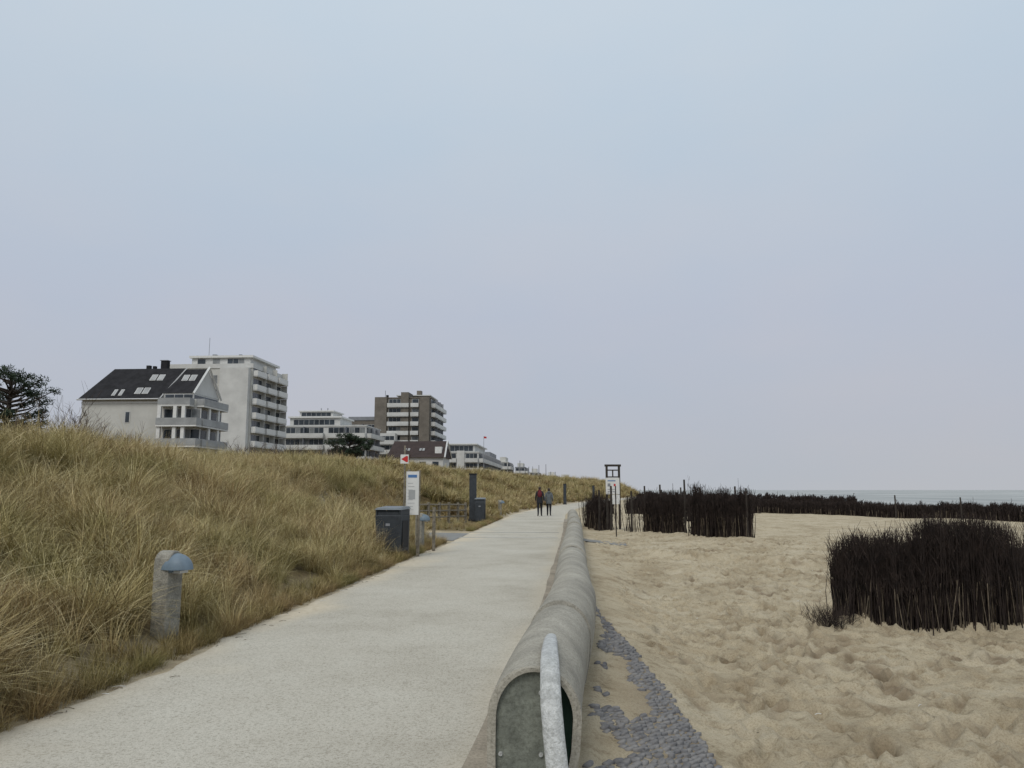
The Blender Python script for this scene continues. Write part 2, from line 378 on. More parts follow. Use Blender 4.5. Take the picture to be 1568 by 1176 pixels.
m_.obj('drift_debris')
# ---------------------------------------------------------------- dune grass
gmat=bpy.data.materials.new('marram_grass'); gmat.use_nodes=True; nt=gmat.node_tree; N4=nt.nodes; L4=nt.links; b4=N4['Principled BSDF']
b4.inputs['Roughness'].default_value=.65; b4.inputs['Specular IOR Level'].default_value=.25
geo4=N4.new('ShaderNodeNewGeometry'); at4=N4.new('ShaderNodeAttribute'); at4.attribute_name='bc'
oi=N4.new('ShaderNodeObjectInfo')
big=noise(.5,5,.65,N4,L4,geo4)
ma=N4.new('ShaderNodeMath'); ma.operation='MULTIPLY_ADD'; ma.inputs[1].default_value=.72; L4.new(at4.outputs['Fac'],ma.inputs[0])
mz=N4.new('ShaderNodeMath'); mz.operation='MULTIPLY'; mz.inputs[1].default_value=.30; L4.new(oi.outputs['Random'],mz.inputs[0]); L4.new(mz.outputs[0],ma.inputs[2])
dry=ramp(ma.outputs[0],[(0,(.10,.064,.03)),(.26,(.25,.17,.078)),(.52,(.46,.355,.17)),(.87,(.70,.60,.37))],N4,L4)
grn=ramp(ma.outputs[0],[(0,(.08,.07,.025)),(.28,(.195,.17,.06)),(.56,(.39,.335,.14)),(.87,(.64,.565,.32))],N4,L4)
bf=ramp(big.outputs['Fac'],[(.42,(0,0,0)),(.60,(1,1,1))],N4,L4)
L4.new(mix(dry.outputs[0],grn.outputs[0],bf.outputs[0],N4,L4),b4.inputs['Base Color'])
tufts=bpy.data.collections.new('grass_tufts')
def tuft(i,nb,h0,h1,spread,wid,c0=0,c1=1,lp=1.8):
    V=[];F=[];C=[]
    for b in range(nb):
        a=rng.uniform(0,6.283); rr_=rng.uniform(0,.09); bx,by=rr_*math.cos(a),rr_*math.sin(a)
        h=rng.uniform(h0,h1); la=a+rng.normal(0,.7); lean=rng.uniform(.1,spread); w=wid*rng.uniform(.7,1.3)
        px_,py_=-math.sin(la+rng.normal(0,.6)),math.cos(la)
        nseg=4; c=rng.uniform(c0,c1); o=len(V)
        for s_ in range(nseg+1):
            t=s_/nseg; d=h*lean*(t**lp)+.12*h*t; z=h*t*(1-.42*lean*t*t)-.03
            cx=bx+math.cos(la)*d+.12*h*t*t; cy=by+math.sin(la)*d
            ww=w*(1-t*.85)
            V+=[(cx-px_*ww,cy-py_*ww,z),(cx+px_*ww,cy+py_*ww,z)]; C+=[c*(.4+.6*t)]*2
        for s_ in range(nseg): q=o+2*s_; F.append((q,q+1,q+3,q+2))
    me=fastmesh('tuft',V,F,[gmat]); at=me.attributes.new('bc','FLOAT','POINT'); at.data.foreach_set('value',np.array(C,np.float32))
    ob=bpy.data.objects.new('tuft_%02d'%i,me); tufts.objects.link(ob)
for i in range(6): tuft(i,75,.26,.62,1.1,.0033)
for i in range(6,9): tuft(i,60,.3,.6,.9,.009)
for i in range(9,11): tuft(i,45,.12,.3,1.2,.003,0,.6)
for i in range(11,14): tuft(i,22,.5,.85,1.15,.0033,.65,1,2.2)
P=[];RO=[];SC=[];VI=[]
def scatter(y0,y1,x0,x1,dens,sc,ids,clump=.8):
    n=int((y1-y0)*(x1-x0)*dens)
    y=rng.uniform(y0,y1,n); x=rng.uniform(x0,x1,n)+cshift(y)
    xs=x-cshift(y)
    keep=(-xs>3.98+.5*vn(x,y,.9,13)+.25*vn(x,y,.3,14))
    keep&=~((y>23.4)&(y<30.6)&(xs>-9))
    keep&=~((y>30)&(y<39)&(xs>-7.0)&(rng.random(n)<.72))
    keep&=(vn(x,y,.6,15)>-.36)
    keep&=~((np.abs(x+4.16)<.42)&(np.abs(y-18.4)<.5))&~((np.abs(x+4.12)<.17)&(np.abs(y-7.75)<.4))
    x=x[keep];y=y[keep]
    z=H(x,y)
    s=sc*rng.uniform(.7,1.25,len(x))*(1+clump*vn(x,y,1.1,16)+.5*vn(x,y,.5,18))
    dist=-(x-cshift(y))-3.9
    s=s*(.65+.35*np.clip(dist/.5,0,1))
    s=np.where((y>30)&(y<39)&(dist<3.1),s*.5,s)
    for a in range(len(x)):
        P.append((x[a],y[a],z[a])); RO.append((rng.normal(0,.14),rng.normal(.12,.14),rng.uniform(0,6.283))); SC.append(s[a])
        VI.append(ids[rng.integers(len(ids))])
A_=[0,1,2,3,4,5]
scatter(.5,16,-19,-3.5,26,1.0,A_)
scatter(.5,16,-19,-3.5,6,1.05,[11,12,13],.6)
scatter(16,36,-19,-3.5,15,1.1,A_)
scatter(16,36,-19,-3.5,4,1.1,[11,12,13],.5)
scatter(36,75,-19,-3.5,7,1.25,[6,7,8])
scatter(75,170,-18,-3.5,2.6,1.7,[6,7,8])
scatter(170,330,-18,-3.5,.8,2.4,[6,7,8])
scatter(10,110,-42,-19,.9,1.4,[6,7,8])
for _ in range(1900):
    y=rng.uniform(2,45); x=-3.76-abs(rng.normal(0,.16))
    if 24<y<30.5: continue
    P.append((x,y,float(H(x,y)))); RO.append((0,0,rng.uniform(0,6.3))); SC.append(rng.uniform(.5,1.1)); VI.append(int(rng.integers(9,11)))
pmh=bpy.data.meshes.new('dune_grass'); pmh.from_pydata(P,[],[])
pmh.attributes.new('rot','FLOAT_VECTOR','POINT').data.foreach_set('vector',np.array(RO,np.float32).ravel())
pmh.attributes.new('scl','FLOAT','POINT').data.foreach_set('value',np.array(SC,np.float32))
pmh.attributes.new('vid','INT','POINT').data.foreach_set('value',np.array(VI,np.int32))
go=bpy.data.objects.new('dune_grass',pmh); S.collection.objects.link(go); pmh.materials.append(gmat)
ng=bpy.data.node_groups.new('scatter','GeometryNodeTree'); ng.interface.new_socket('Geometry',in_out='INPUT',socket_type='NodeSocketGeometry'); ng.interface.new_socket('Geometry',in_out='OUTPUT',socket_type='NodeSocketGeometry')
gi=ng.nodes.new('NodeGroupInput'); gout=ng.nodes.new('NodeGroupOutput'); iop=ng.nodes.new('GeometryNodeInstanceOnPoints')
ci=ng.nodes.new('GeometryNodeCollectionInfo'); ci.inputs['Collection'].default_value=tufts; ci.inputs['Separate Children'].default_value=True; ci.inputs['Reset Children'].default_value=True
def na(n,t):
    q=ng.nodes.new('GeometryNodeInputNamedAttribute'); q.data_type=t; q.inputs['Name'].default_value=n; return q.outputs['Attribute']
e2r=ng.nodes.new('FunctionNodeEulerToRotation')
ng.links.new(gi.outputs[0],iop.inputs['Points']); ng.links.new(ci.outputs[0],iop.inputs['Instance']); iop.inputs['Pick Instance'].default_value=True
ng.links.new(na('vid','INT'),iop.inputs['Instance Index']); ng.links.new(na('rot','FLOAT_VECTOR'),e2r.inputs[0]); ng.links.new(e2r.outputs[0],iop.inputs['Rotation']); ng.links.new(na('scl','FLOAT'),iop.inputs['Scale'])
ng.links.new(iop.outputs[0],gout.inputs[0])
md=go.modifiers.new('scatter','NODES'); md.node_group=ng
# ---------------------------------------------------------------- brushwood fences
def brush(name,p0,p1,height,thick,dens,hvar=.3,gap=None,rad=.006,spread=.12,seed=1,stems=.22,amp=1.0,gs=.45,keep=.01):
    r=np.random.default_rng(seed); p0=np.array(p0);p1=np.array(p1); Ln=np.linalg.norm(p1-p0); d=(p1-p0)/Ln; nrm=np.array([-d[1],d[0]])
    n=int(Ln*dens); V=[];F=[];MI=[]
    for i in range(n):
        s=r.uniform(0,Ln)
        if gap is not None and float(vn(s,seed*3.1,gs,21))<gap and r.random()>keep: continue
        if r.random()<.35-.9*float(vn(s,seed*9.1,.16,25))-.35: continue
        o=r.normal(0,thick*.33)
        b=p0+d*s+nrm*o
        hh=height*(1+amp*(.18*float(vn(s,seed*7.7,1.1,22))+.26*float(vn(s,seed*2.7,.3,23))+.32*float(vn(s,seed*5.7,.09,24))))*(1-hvar*r.random()**2)
        if r.random()<.02: hh*=r.uniform(1.08,1.2)
        z0=float(H(b[0],b[1]))-.08
        lx,ly=r.normal(0,spread,2)
        w=rad*r.uniform(.6,1.6); k0=len(V)
        pts=[]
        for t in (0,.5,1):
            kx,ky=r.normal(0,.025,2)
            pts.append((b[0]+lx*t*hh+kx,b[1]+ly*t*hh+ky,z0+hh*t*.97,w*(1-.75*t)))
        for (x,y,z,ww) in pts:
            for j in range(3): V.append((x+ww*math.cos(j*2.094),y+ww*math.sin(j*2.094),z))
        m_=1 if r.random()<stems else 0
        for l in range(2):
            for j in range(3):
                j2=(j+1)%3; F.append((k0+l*3+j,k0+l*3+j2,k0+l*3+3+j2,k0+l*3+3+j)); MI.append(m_ if l==0 else 0)
        for _ in range(4):
            t=r.uniform(.4,.98); bx=b[0]+lx*t*hh; by=b[1]+ly*t*hh; bz=z0+hh*t*.97; a=r.uniform(0,6.28); l=r.uniform(.07,.2)
            k0=len(V); ww=rad*.45
            V+= [(bx-ww,by,bz),(bx+ww,by,bz),(bx+math.cos(a)*l*.6+ww*.4,by+math.sin(a)*l*.6,bz+l),(bx+math.cos(a)*l*.6-ww*.4,by+math.sin(a)*l*.6,bz+l)]
            F.append((k0,k0+1,k0+2,k0+3)); MI.append(0)
    ob=bpy.data.objects.new(name,fastmesh(name,V,F,[M['brush'],M['brush2']],MI)); S.collection.objects.link(ob); return ob
brush('brushwood_fence',(3.72,11.4),(6.05,11.35),1.36,.42,1300,seed=1,rad=.0075,spread=.05,amp=.85)
brush('brushwood_fence',(6.25,11.9),(12,11.7),1.36,.5,850,seed=2,rad=.009,spread=.055,amp=.85)
brush('brushwood_fence',(5.9,11.4),(6.5,11.9),1.1,.4,800,seed=21,rad=.008,spread=.06)
brush('brushwood_fence',(4.5,28.3),(6.0,26.6),1.62,.4,600,seed=3,rad=.013,spread=.05,amp=1.0)
brush('brushwood_fence',(.95,34),(4.5,28.3),1.42,.3,520,gap=.10,seed=4,rad=.013,spread=.10,amp=1.4,gs=.75,keep=.03)
brush('brushwood_fence',(.95,36),(1.7,34.0),1.3,.45,420,seed=14,rad=.014,spread=.08,amp=1.3)
brush('brushwood_fence',(3.9,44),(9.5,43),1.45,.5,380,gap=.06,seed=5,rad=.02,spread=.08,amp=1.4,gs=1.1)
brush('brushwood_fence',(3,58),(15,64),1.35,.8,220,gap=-.15,seed=6,rad=.03,spread=.07,gs=1.2)
brush('brushwood_fence',(12,74),(33,50),1.12,1.0,240,hvar=.15,seed=7,rad=.03,spread=.06,amp=.8)
brush('brushwood_fence',(31,51),(60,47),1.1,1.0,200,hvar=.15,seed=8,rad=.03,spread=.06,amp=.8)
brush('brushwood_fence',(8,92),(30,84),1.5,1.2,120,hvar=.15,seed=9,rad=.05,spread=.06,amp=.8)
brush('brushwood_clump',(3.4,11.0),(3.65,10.95),.24,.2,420,seed=10,rad=.005,spread=.9)
for (x,y,h,w_) in [(1.75,32.3,1.8,.05),(2.5,31.4,1.6,.045),(2.95,30.6,1.75,.04),(3.5,29.8,1.6,.04),(1.3,33.4,1.7,.05),(4.2,28.7,1.9,.04),(5.9,26.5,1.6,.035),(22.6,56,1.6,.06),(30.0,50.5,1.9,.08),(26,54,1.5,.06),(9,43,2.0,.06),(5.1,44,2.0,.06),(7.2,43.5,1.9,.06),(6.2,43.7,1.85,.05)]:
    m_=MB(); z=float(H(x,y)); m_.tube([(x,y,z-.2),(x+.02,y,z+h*.6),(x+.01,y,z+h)],[w_,w_*.9,w_*.8],'wooddk',8); m_.obj('wooden_post',smooth=True)
# ---------------------------------------------------------------- street furniture
def bollard(x,y,h,rz):
    E=empty('bollard_lamp',(x,y,float(H(x,y))),rz); m_=MB(); n=8; w=.11
    prof_=[(-w,-.1),(w,-.1),(w,h-.13)]+[(w*math.cos(a),h-.13+.13*math.sin(a)) for a in [math.pi*i/n for i in range(1,n)]]+[(-w,h-.13)]
    k=len(prof_); d=.095
    m_.add([(d,p[0],p[1]) for p in prof_]+[(-d,p[0],p[1]) for p in prof_],[tuple(range(k)),tuple(range(k,2*k))[::-1]]+[(j,k+j,k+(j+1)%k,(j+1)%k) for j in range(k)],'post')
    m_.obj('post',E,bevel=.015)
    m_=MB(); m_.ball((.10,0,h-.19),.13,'dome',20,12,0,(1.45,1.0,1.25)); m_.box(.0,.12,-.1,.1,h-.215,h-.19,'dome')
    m_.obj('lamp_head',E,smooth=True)
    m_=MB(); m_.box(.1,.2,-.06,.06,h-.225,h-.2,'white'); m_.obj('diffuser',E)
bollard(-4.15,7.95,.88,R(-14)); bollard(-4.0,21,.93,R(-10)); bollard(-4.1,47,.9,0)
def litter(x,y,h,w,rz):
    E=empty('litter_bin',(x,y,float(H(x,y))),rz); m_=MB(); a=w/2
    m_.add([(-a*.92,-a*.92,.06),(a*.92,-a*.92,.06),(a*.92,a*.92,.06),(-a*.92,a*.92,.06),(-a,-a,h-.17),(a,-a,h-.17),(a,a,h-.17),(-a,a,h-.17)],
      [(0,3,2,1),(4,5,6,7),(0,1,5,4),(1,2,6,5),(2,3,7,6),(3,0,4,7)],'bin')
    m_.obj('body',E,bevel=.02)
    m_=MB(); m_.box(-a*.98,-a*.85,-a*.95,a*.95,h-.17,h-.04,'bin'); m_.box(a*.85,a*.98,-a*.95,a*.95,h-.17,h-.04,'bin'); m_.box(-a*.8,a*.8,a*.85,a*.95,h-.17,h-.04,'bin'); m_.box(-a*.8,a*.8,-a*.9,-a*.8,h-.17,h-.08,'bin'); m_.obj('hood_sides',E)
    m_=MB(); b=a*1.08
    m_.add([(-b,-b,h-.05),(b,-b,h-.05),(b,b,h-.03),(-b,b,h-.03),(-b*.85,-b*.85,h),(b*.85,-b*.85,h),(b*.85,b*.85,h+.03),(-b*.85,b*.85,h+.03)],
      [(0,3,2,1),(4,5,6,7),(0,1,5,4),(1,2,6,5),(2,3,7,6),(3,0,4,7)],'binlid'); m_.obj('lid',E,bevel=.01)
    m_=MB(); m_.box(-a*.8,a*.8,-a*.8,a*.8,-.12,.065,'black'); m_.box(a*.96,a*.99+.01,-a*.6,a*.6,.15,h-.3,'black'); m_.box(-.05,.05,-a-.006,-a+.03,h-.42,h-.36,'grey'); m_.obj('base_and_door',E)
litter(-4.16,18.4,1.08,.64,R(-8)); litter(-4.35,38.6,1.17,.5,0)
E=empty('information_board',(-3.78,18.9,0)); m_=MB()
m_.box(-.14,-.08,-.03,.03,-.1,2.1,'wood'); m_.box(.10,.17,-.04,.04,-.1,2.08,'wood'); m_.obj('posts',E,bevel=.006)
m_=MB(); m_.box(-.17,.15,-.055,-.035,1.0,2.05,'white'); m_.obj('panel',E)
m_=MB(); m_.box(-.12,.10,-.06,-.056,1.90,1.97,'blue')
for i in range(9): m_.box(-.12,.0+.08*random.random(),-.06,-.056,1.12+i*.08,1.128+i*.08,'rail')
m_.box(-.1,.06,-.061,-.057,1.38,1.6,'rail'); m_.obj('print',E)
E=empty('direction_sign',(-3.98,18.8,0)); m_=MB(); m_.tube([(0,0,-.1),(0,0,2.68)],.022,'wood',8); m_.obj('pole',E)
m_=MB(); m_.box(-.10,.10,-.04,-.025,2.24,2.46,'white'); m_.obj('plate',E)
m_=MB(); m_.add([(-.08,-.043,2.35),(.05,-.043,2.27),(.05,-.043,2.43)],[(0,1,2)],'red'); m_.box(.045,.085,-.044,-.041,2.28,2.42,'red'); m_.obj('arrow',E)
m_=MB(); m_.tube([(-3.55,20.6,-.1),(-3.55,20.6,1.15)],.045,'wood',8); m_.obj('wooden_post',smooth=True)
def stele(x,y,h,w):
    E=empty('dark_information_pillar',(x,y,float(H(x,y)))); m_=MB(); m_.box(-w/2,w/2,-.12,.12,-.1,h-.06,'bin'); m_.obj('shaft',E,bevel=.02)
    m_=MB(); m_.box(-w/2-.02,w/2+.02,-.14,.14,h-.06,h,'black'); m_.box(-w/2+.04,w/2-.04,-.126,-.12,1.1,1.7,'bin'); m_.box(-w/2-.04,w/2+.04,-.16,.16,-.1,.08,'black'); m_.obj('cap_and_plate',E)
stele(-4.75,38.9,2.35,.34); stele(-.35,87,2.3,.34); stele(3.4,105,2.2,.3)
E=empty('wooden_barrier'); m_=MB(); pts=[(-6.5,33.4),(-6.15,34.2),(-5.8,35.0),(-5.5,35.9),(-5.2,36.8),(-4.95,37.6)]
zz=[float(H(*p)) for p in pts]
for p,z in zip(pts,zz): m_.tube([(p[0],p[1],z-.2),(p[0],p[1],z+.95)],[.07,.065],'wood',8)
for (p,z),(q,zq) in zip(zip(pts,zz),zip(pts[1:],zz[1:])):
    for h in (.3,.58,.85): m_.tube([(p[0],p[1]-.03,z+h),(q[0],q[1]-.03,zq+h)],.04,'wood',6)
m_.obj('posts_and_rails',E,smooth=True)
E=empty('beach_rules_sign',(1.93,33.7,float(H(1.93,33.7))),R(4)); m_=MB(); zb=-float(H(1.93,33.7))
m_.box(-.31,-.22,-.04,.04,-.2,zb+2.62,'wooddk'); m_.box(.22,.31,-.04,.04,-.2,zb+2.6,'wooddk'); m_.box(-.35,.35,-.05,.05,zb+2.6,zb+2.69,'wooddk'); m_.box(-.22,.22,-.035,.035,zb+2.13,zb+2.18,'wooddk')
m_.box(-.22,.22,-.03,.03,zb+2.42,zb+2.47,'wooddk'); m_.box(-.03,.02,-.03,.03,zb+2.18,zb+2.42,'wooddk'); m_.obj('frame',E)
m_=MB(); m_.box(-.32,.27,-.065,-.045,zb+1.42,zb+2.12,'white'); m_.box(-.12,.27,-.064,-.045,zb+1.0,zb+1.40,'white'); m_.obj('panels',E)
m_=MB(); m_.box(-.24,-.12,-.07,-.066,zb+1.75,zb+1.88,'grey'); m_.box(.02,.1,-.07,-.066,zb+1.76,zb+1.86,'red'); m_.box(-.24,.12,-.07,-.066,zb+1.52,zb+1.54,'grey'); m_.box(-.24,.12,-.07,-.066,zb+1.62,zb+1.64,'grey'); m_.box(-.24,.1,-.07,-.066,zb+1.97,zb+2.01,'blue'); m_.obj('print',E)
m_=MB()
for i in range(6):
    x0=.42+i*.24; m_.add([(x0,25.1,float(H(x0,25.1))+.02),(x0+.24,25.1,float(H(x0+.24,25.1))+.02),(x0+.24,26.2,float(H(x0+.24,26.2))+.025),(x0,26.2,float(H(x0,26.2))+.025)],[(0,1,2,3)],'asph')
m_.obj('beach_access_slab')
m_=MB(); m_.tube([(1.78,29.5,-.3),(1.78,29.5,1.75)],.022,'wooddk',8); m_.obj('marker_post',smooth=True)
for (px_,y,top) in [(-.0615,120,6.0),(-.05,125,5.2),(-.037,130,5.6),(-.028,150,6.4),(-.022,150,5.0),(-.016,160,5.2),(-.108,180,8),(-.045,170,6.6),(-.07,110,5.0)]:
    x=px_*y; m_=MB(); z=float(H(x,y)); m_.tube([(x,y,z-.3),(x,y,top)],[.09,.05],'grey',6); m_.tube([(x,y,top),(x,y,top+.12)],[.1,.02],'grey',6); m_.obj('mast',smooth=True)
# ---------------------------------------------------------------- buildings
class Bld:
    def __init__(s,name): s.E=empty(name); s.p={}
    def g(s,n): 
        if n not in s.p: s.p[n]=MB()
        return s.p[n]
    def done(s):
        for n,m_ in s.p.items(): m_.obj(n,s.E)
def fbox(m_,face,o,s0,s1,o0,o1,z0,z1,k):
    if face=='F': m_.box(o[0]+s0,o[0]+s1,o[1]-o1,o[1]-o0,z0,z1,k)
    else: m_.box(o[0]+o0,o[0]+o1,o[1]+s0,o[1]+s1,z0,z1,k)
def window(B,face,o,s0,s1,z0,z1,pr=.0):
    fbox(B.g('window_frames'),face,o,s0-.08,s1+.08,-.05,pr+.04,z0-.08,z1+.08,'frame')
    n=max(1,round((s1-s0)/1.3)); w=(s1-s0)/n
    for i in range(n):
        k='glass' if random.random()<.8 else 'glass2'
        fbox(B.g('windows'),face,o,s0+i*w+.05,s0+(i+1)*w-.05,-.04,pr+.07,z0,z1,k)
def balconies(B,face,o,s0,s1,zs,fh,depth=1.5,rail='stucco',rh=1.0,gaps=None):
    for z in zs:
        window(B,face,o,s0+.25,s1-.25,z+.1,z+fh-.5)
        fbox(B.g('balcony_slabs'),face,o,s0,s1,.1,depth,z-.22,z,'stucco')
        fbox(B.g('balcony_railings'),face,o,s0,s1,depth-.1,depth+.02,z+.03,z+rh,rail)
        for e in (s0,s1-.1): fbox(B.g('balcony_railings'),face,o,e,e+.1,.12,depth-.12,z+.03,z+rh,rail)
        n=max(1,round((s1-s0)/5))
        for i in range(1,n):
            q=s0+(s1-s0)*i/n; fbox(B.g('balcony_partitions'),face,o,q-.06,q+.06,.12,depth-.14,z+.02,z+fh-.25,'grey')
B=Bld('white_house_black_roof'); x0,x1,y0,y1=-62.4,-47.2,95,102.4
B.g('walls').box(x0,x1,y0,y1,0,13.1,'stucco2')
xr_=-51.8
rid=17.7; ym=98.7
rf=B.g('roof')
rf.add([(x0-.4,y0-.5,13.1),(xr_,y0-.5,13.1),(xr_,y1+.5,13.1),(x0-.4,y1+.5,13.1),(x0+1.8,ym,rid),(xr_+1.2,ym,rid)],[(0,1,5,4),(3,4,5,2),(0,4,3),(1,2,5),(0,3,2,1)],'roof')
rf.add([(xr_+.02,y0-.1,13.9),(x1-.5,y0-.1,13.9),(x1-.5,y1+.1,13.9),(xr_+.02,y1+.1,13.9),(xr_+.3,ym,rid-.15),(x1-.5,ym,rid-.15)],[(0,1,5,4),(3,4,5,2),(0,4,3),(0,3,2,1)],'roof')
B.g('walls').box(xr_+.02,x1-.5,y0+.02,y1-.02,13.1,13.9,'stucco2')
B.g('gable').add([(x1-.48,y0-.1,13.9),(x1-.48,y1+.1,13.9),(x1-.48,ym,rid-.1)],[(0,1,2)],'stucco')
v=B.g('verge_boards')
v.tube([(x1-.3,y0-.3,13.8),(x1-.3,ym,rid+.05),(x1-.3,y1+.3,13.8)],.16,'white',4)
v.tube([(xr_+.02,y0-.6,13.15),(xr_+1.22,ym,rid+.03)],.10,'frame',4)
v.tube([(x0-.4,y0-.55,13.1),(xr_,y0-.55,13.1)],.10,'frame',4)
def sky_l(sx,t,w=.9,base=13.1,yb=94.5):
    y=yb+(ym-yb)*t; z=base+(rid-base)*t; T=Matrix.Translation((sx,y,z))@Matrix.Rotation(math.atan2(rid-base,ym-yb),4,'X')
    B.g('skylights').box(-w/2,w/2,-.6,.6,-.02,.10,'frame',T); B.g('skylight_glass').box(-w/2+.12,w/2-.12,-.5,.5,.08,.13,'rail',T)
for sx,t in [(-54.3,.68),(-53.3,.68),(-55.2,.25),(-54.2,.25),(-49.9,.66),(-48.9,.66)]: sky_l(sx,t,.8)
for sx in (-58.3,-57.4): sky_l(sx,.2,.45)
c=B.g('chimneys'); c.box(-54.4,-53.5,99.0,99.7,16,18.8,'roof'); c.box(-56.4,-55.9,99.0,99.5,16,18.2,'roof'); c.box(-55.5,-55.1,99.0,99.4,16,18.1,'roof'); c.box(-54.5,-53.4,98.9,99.8,18.82,18.9,'grey')
window(B,'F',(x0,y0),5.9,6.5,10.2,11.5); window(B,'F',(x0,y0),5.9,6.5,7.0,8.2)
B.g('walls').box(x0-.05,xr_,y0-.08,y0-.01,12.6,12.9,'white')
balconies(B,'F',(0,y0),xr_+.2,x1+.9,[4.4,7.1,9.7],2.6,1.5,'rail',.9); balconies(B,'F',(0,y0),xr_+.2,x1-.2,[12.3],1.9,1.3,'rail',.85)
balconies(B,'R',(x1,0),y0+.02,y1,[4.4,7.1,9.7],2.6,1.0,'rail',.9); balconies(B,'R',(x1-.5,0),y0+.1,y1-.2,[12.3],1.9,1.5,'rail',.85)
for z in (4.4,7.1,9.7):
    for q in (xr_+.25,xr_+2.3,x1-1.2): B.g('pillars').box(q,q+.45,y0-1.35,y0-1.0,z+.01,z+2.37,'white')
    for q in (97,99.6): B.g('pillars').box(x1+.6,x1+.85,q,q+.45,z+.01,z+2.37,'white')
    B.g('pillars').box(xr_+.22,x1+.9,y0-1.56,y0-1.53,z-.2,z-.02,'white')
B.g('annex').box(-66,-62.9,104,112,0,15.4,'stucco'); B.g('annex').box(-66.1,-62.8,103.9,112.1,15.41,15.7,'white')
B.done()
B=Bld('white_apartment_block'); x0,x1,y0,y1=-81.5,-63.2,150,166
w=B.g('walls'); w.box(x0,x1,y0,y1,0,26.2,'stucco2'); w.box(x0+5,x1-1,y0+1.2,y1-1,26.21,28.3,'stucco'); w.box(x0+4.6,x1-.3,y0+.7,y1-.5,28.31,28.75,'white'); w.box(x0-.1,x1+.2,y0-.15,y1+.2,26.0,26.9,'stucco')
w.box(-69.4,-63.5,y0-1.2,y0-.01,0,25.9,'stucco')
window(B,'F',(0,y0+1.2),-75.3,-73.6,27.0,28.1); window(B,'F',(0,y0+1.2),-72.1,-70.6,27.0,28.1); window(B,'F',(0,y0+1.2),-69,-65.5,27.0,28.1)
for i in range(8): window(B,'F',(0,y0),-73.6,-72.2,3+i*2.85,4.6+i*2.85); window(B,'F',(0,y0),-71.6,-70.4,3+i*2.85,4.6+i*2.85)
zs=[1.7+i*2.85 for i in range(9)]
for z in zs:
    for (a,b,dp) in [(150.3,155.2,1.0),(155.6,160.4,1.3),(160.8,165.8,1.6)]:
        window(B,'R',(x1,0),a+.3,b-.3,z+.1,z+2.3); fbox(B.g('balcony_slabs'),'R',(x1,0),a,b,.1,dp,z-.2,z,'stucco')
        fbox(B.g('balcony_parapets'),'R',(x1,0),a,b,dp-.12,dp+.02,z+.02,z+1.05,'white')
        fbox(B.g('balcony_parapets'),'R',(x1,0),a,a+.14,.12,dp-.14,z+.02,z+1.05,'white')
        fbox(B.g('partitions'),'R',(x1,0),b-.15,b-.03,.12,dp-.14,z+.02,z+2.6,'stucco2')
c=B.g('chimneys'); c.box(-75.5,-74.7,158,159,28.76,30.3,'grey'); c.box(-69.7,-69.1,158,159,28.76,30.2,'roof'); c.tube([(-75.3,156,28.7),(-75.3,156,33.5)],.05,'grey',5); c.box(-76.3,-73.5,157,160,28.76,29.3,'stucco')
B.done()
def banded(name,x0,x1,y0,y1,ztop,n,fh,wall,rail='stucco',spans=None,rspan=True,depth=1.3,z0=None):
    B=Bld(name); B.g('walls').box(x0,x1,y0,y1,0,ztop,wall); B.g('roof').box(x0-.2,x1+.2,y0-.2,y1+.2,ztop+.01,ztop+.35,wall)
    zs=[ztop-fh*(i+1)+.25 for i in range(n)]
    for (a,b) in (spans or [(x0,x1)]): balconies(B,'F',(0,y0),a,b,zs,fh,depth,rail,1.0)
    if rspan: balconies(B,'R',(x1,0),y0+.3,y1,zs,fh,depth,rail,1.0)
    return B
B=banded('white_terraced_building',-73.5,-52,197,212,17.9,4,3.0,'stucco','stucco',[(-73.5,-63),(-62.2,-52)])
B.g('upper_walls').box(-73,-59.5,199,210,18.3,20.4,'stucco'); window(B,'F',(0,199),-72,-61,18.6,19.9); B.g('upper_walls').box(-73.4,-59,198.4,210.5,20.41,20.8,'white')
B.g('upper_walls').box(-71,-62,200.5,209,20.81,22.2,'stucco'); window(B,'F',(0,200.5),-70.5,-62.5,21,21.9); B.g('upper_walls').box(-71.3,-61.6,200,209.5,22.21,22.5,'white')
for x in(-66,-64.2): B.g('roof_vents').tube([(x,203,22.5),(x,203,23.4)],.12,'grey',6)
B.done()
B=banded('brown_apartment_block',-57,-40.4,226,248,28.6,8,2.75,'brown','stucco',[(-53.2,-46.8),(-46.2,-43.8)])
B.g('tower').box(-49.2,-46.9,225.2,240,0,30.4,'brown'); B.g('tower').box(-57.1,-53.5,225.3,239,0,29.0,'brown'); B.g('tower').box(-43.5,-40.6,224.6,232,0,28.9,'brown')
B.g('tower').box(-51.5,-42,232,245,28.96,30.0,'brown'); B.g('tower').box(-52,-41.5,231.4,245.5,30.01,30.3,'stucco')
B.g('wing').box(-66,-57.2,230,244,0,22.5,'brown'); B.g('wing').box(-66.2,-57.2,229.8,244.2,22.51,23.6,'grey')
B.g('chimneys').box(-46.6,-45.2,236,238,30.31,32.2,'brown'); B.g('chimneys').tube([(-56.5,236,29),(-56.5,236,32.3)],.08,'grey',5); B.g('chimneys').box(-56,-55.4,235,236,29,30.8,'roof')
balconies(B,'F',(0,230),-65.6,-57.6,[10.5,13.3,16.1,18.9],2.75,1.3,'stucco',1.0)
balconies(B,'F',(0,222),-61,-50,[6.5,9.3,12.1,14.9],2.75,1.2,'stucco',1.0); B.g('wing').box(-61,-50,222,225.2,0,18.0,'stucco')
B.done()
B=Bld('low_brown_roof_house'); B.g('walls').box(-34.6,-23.9,148,156,0,7.8,'stucco')
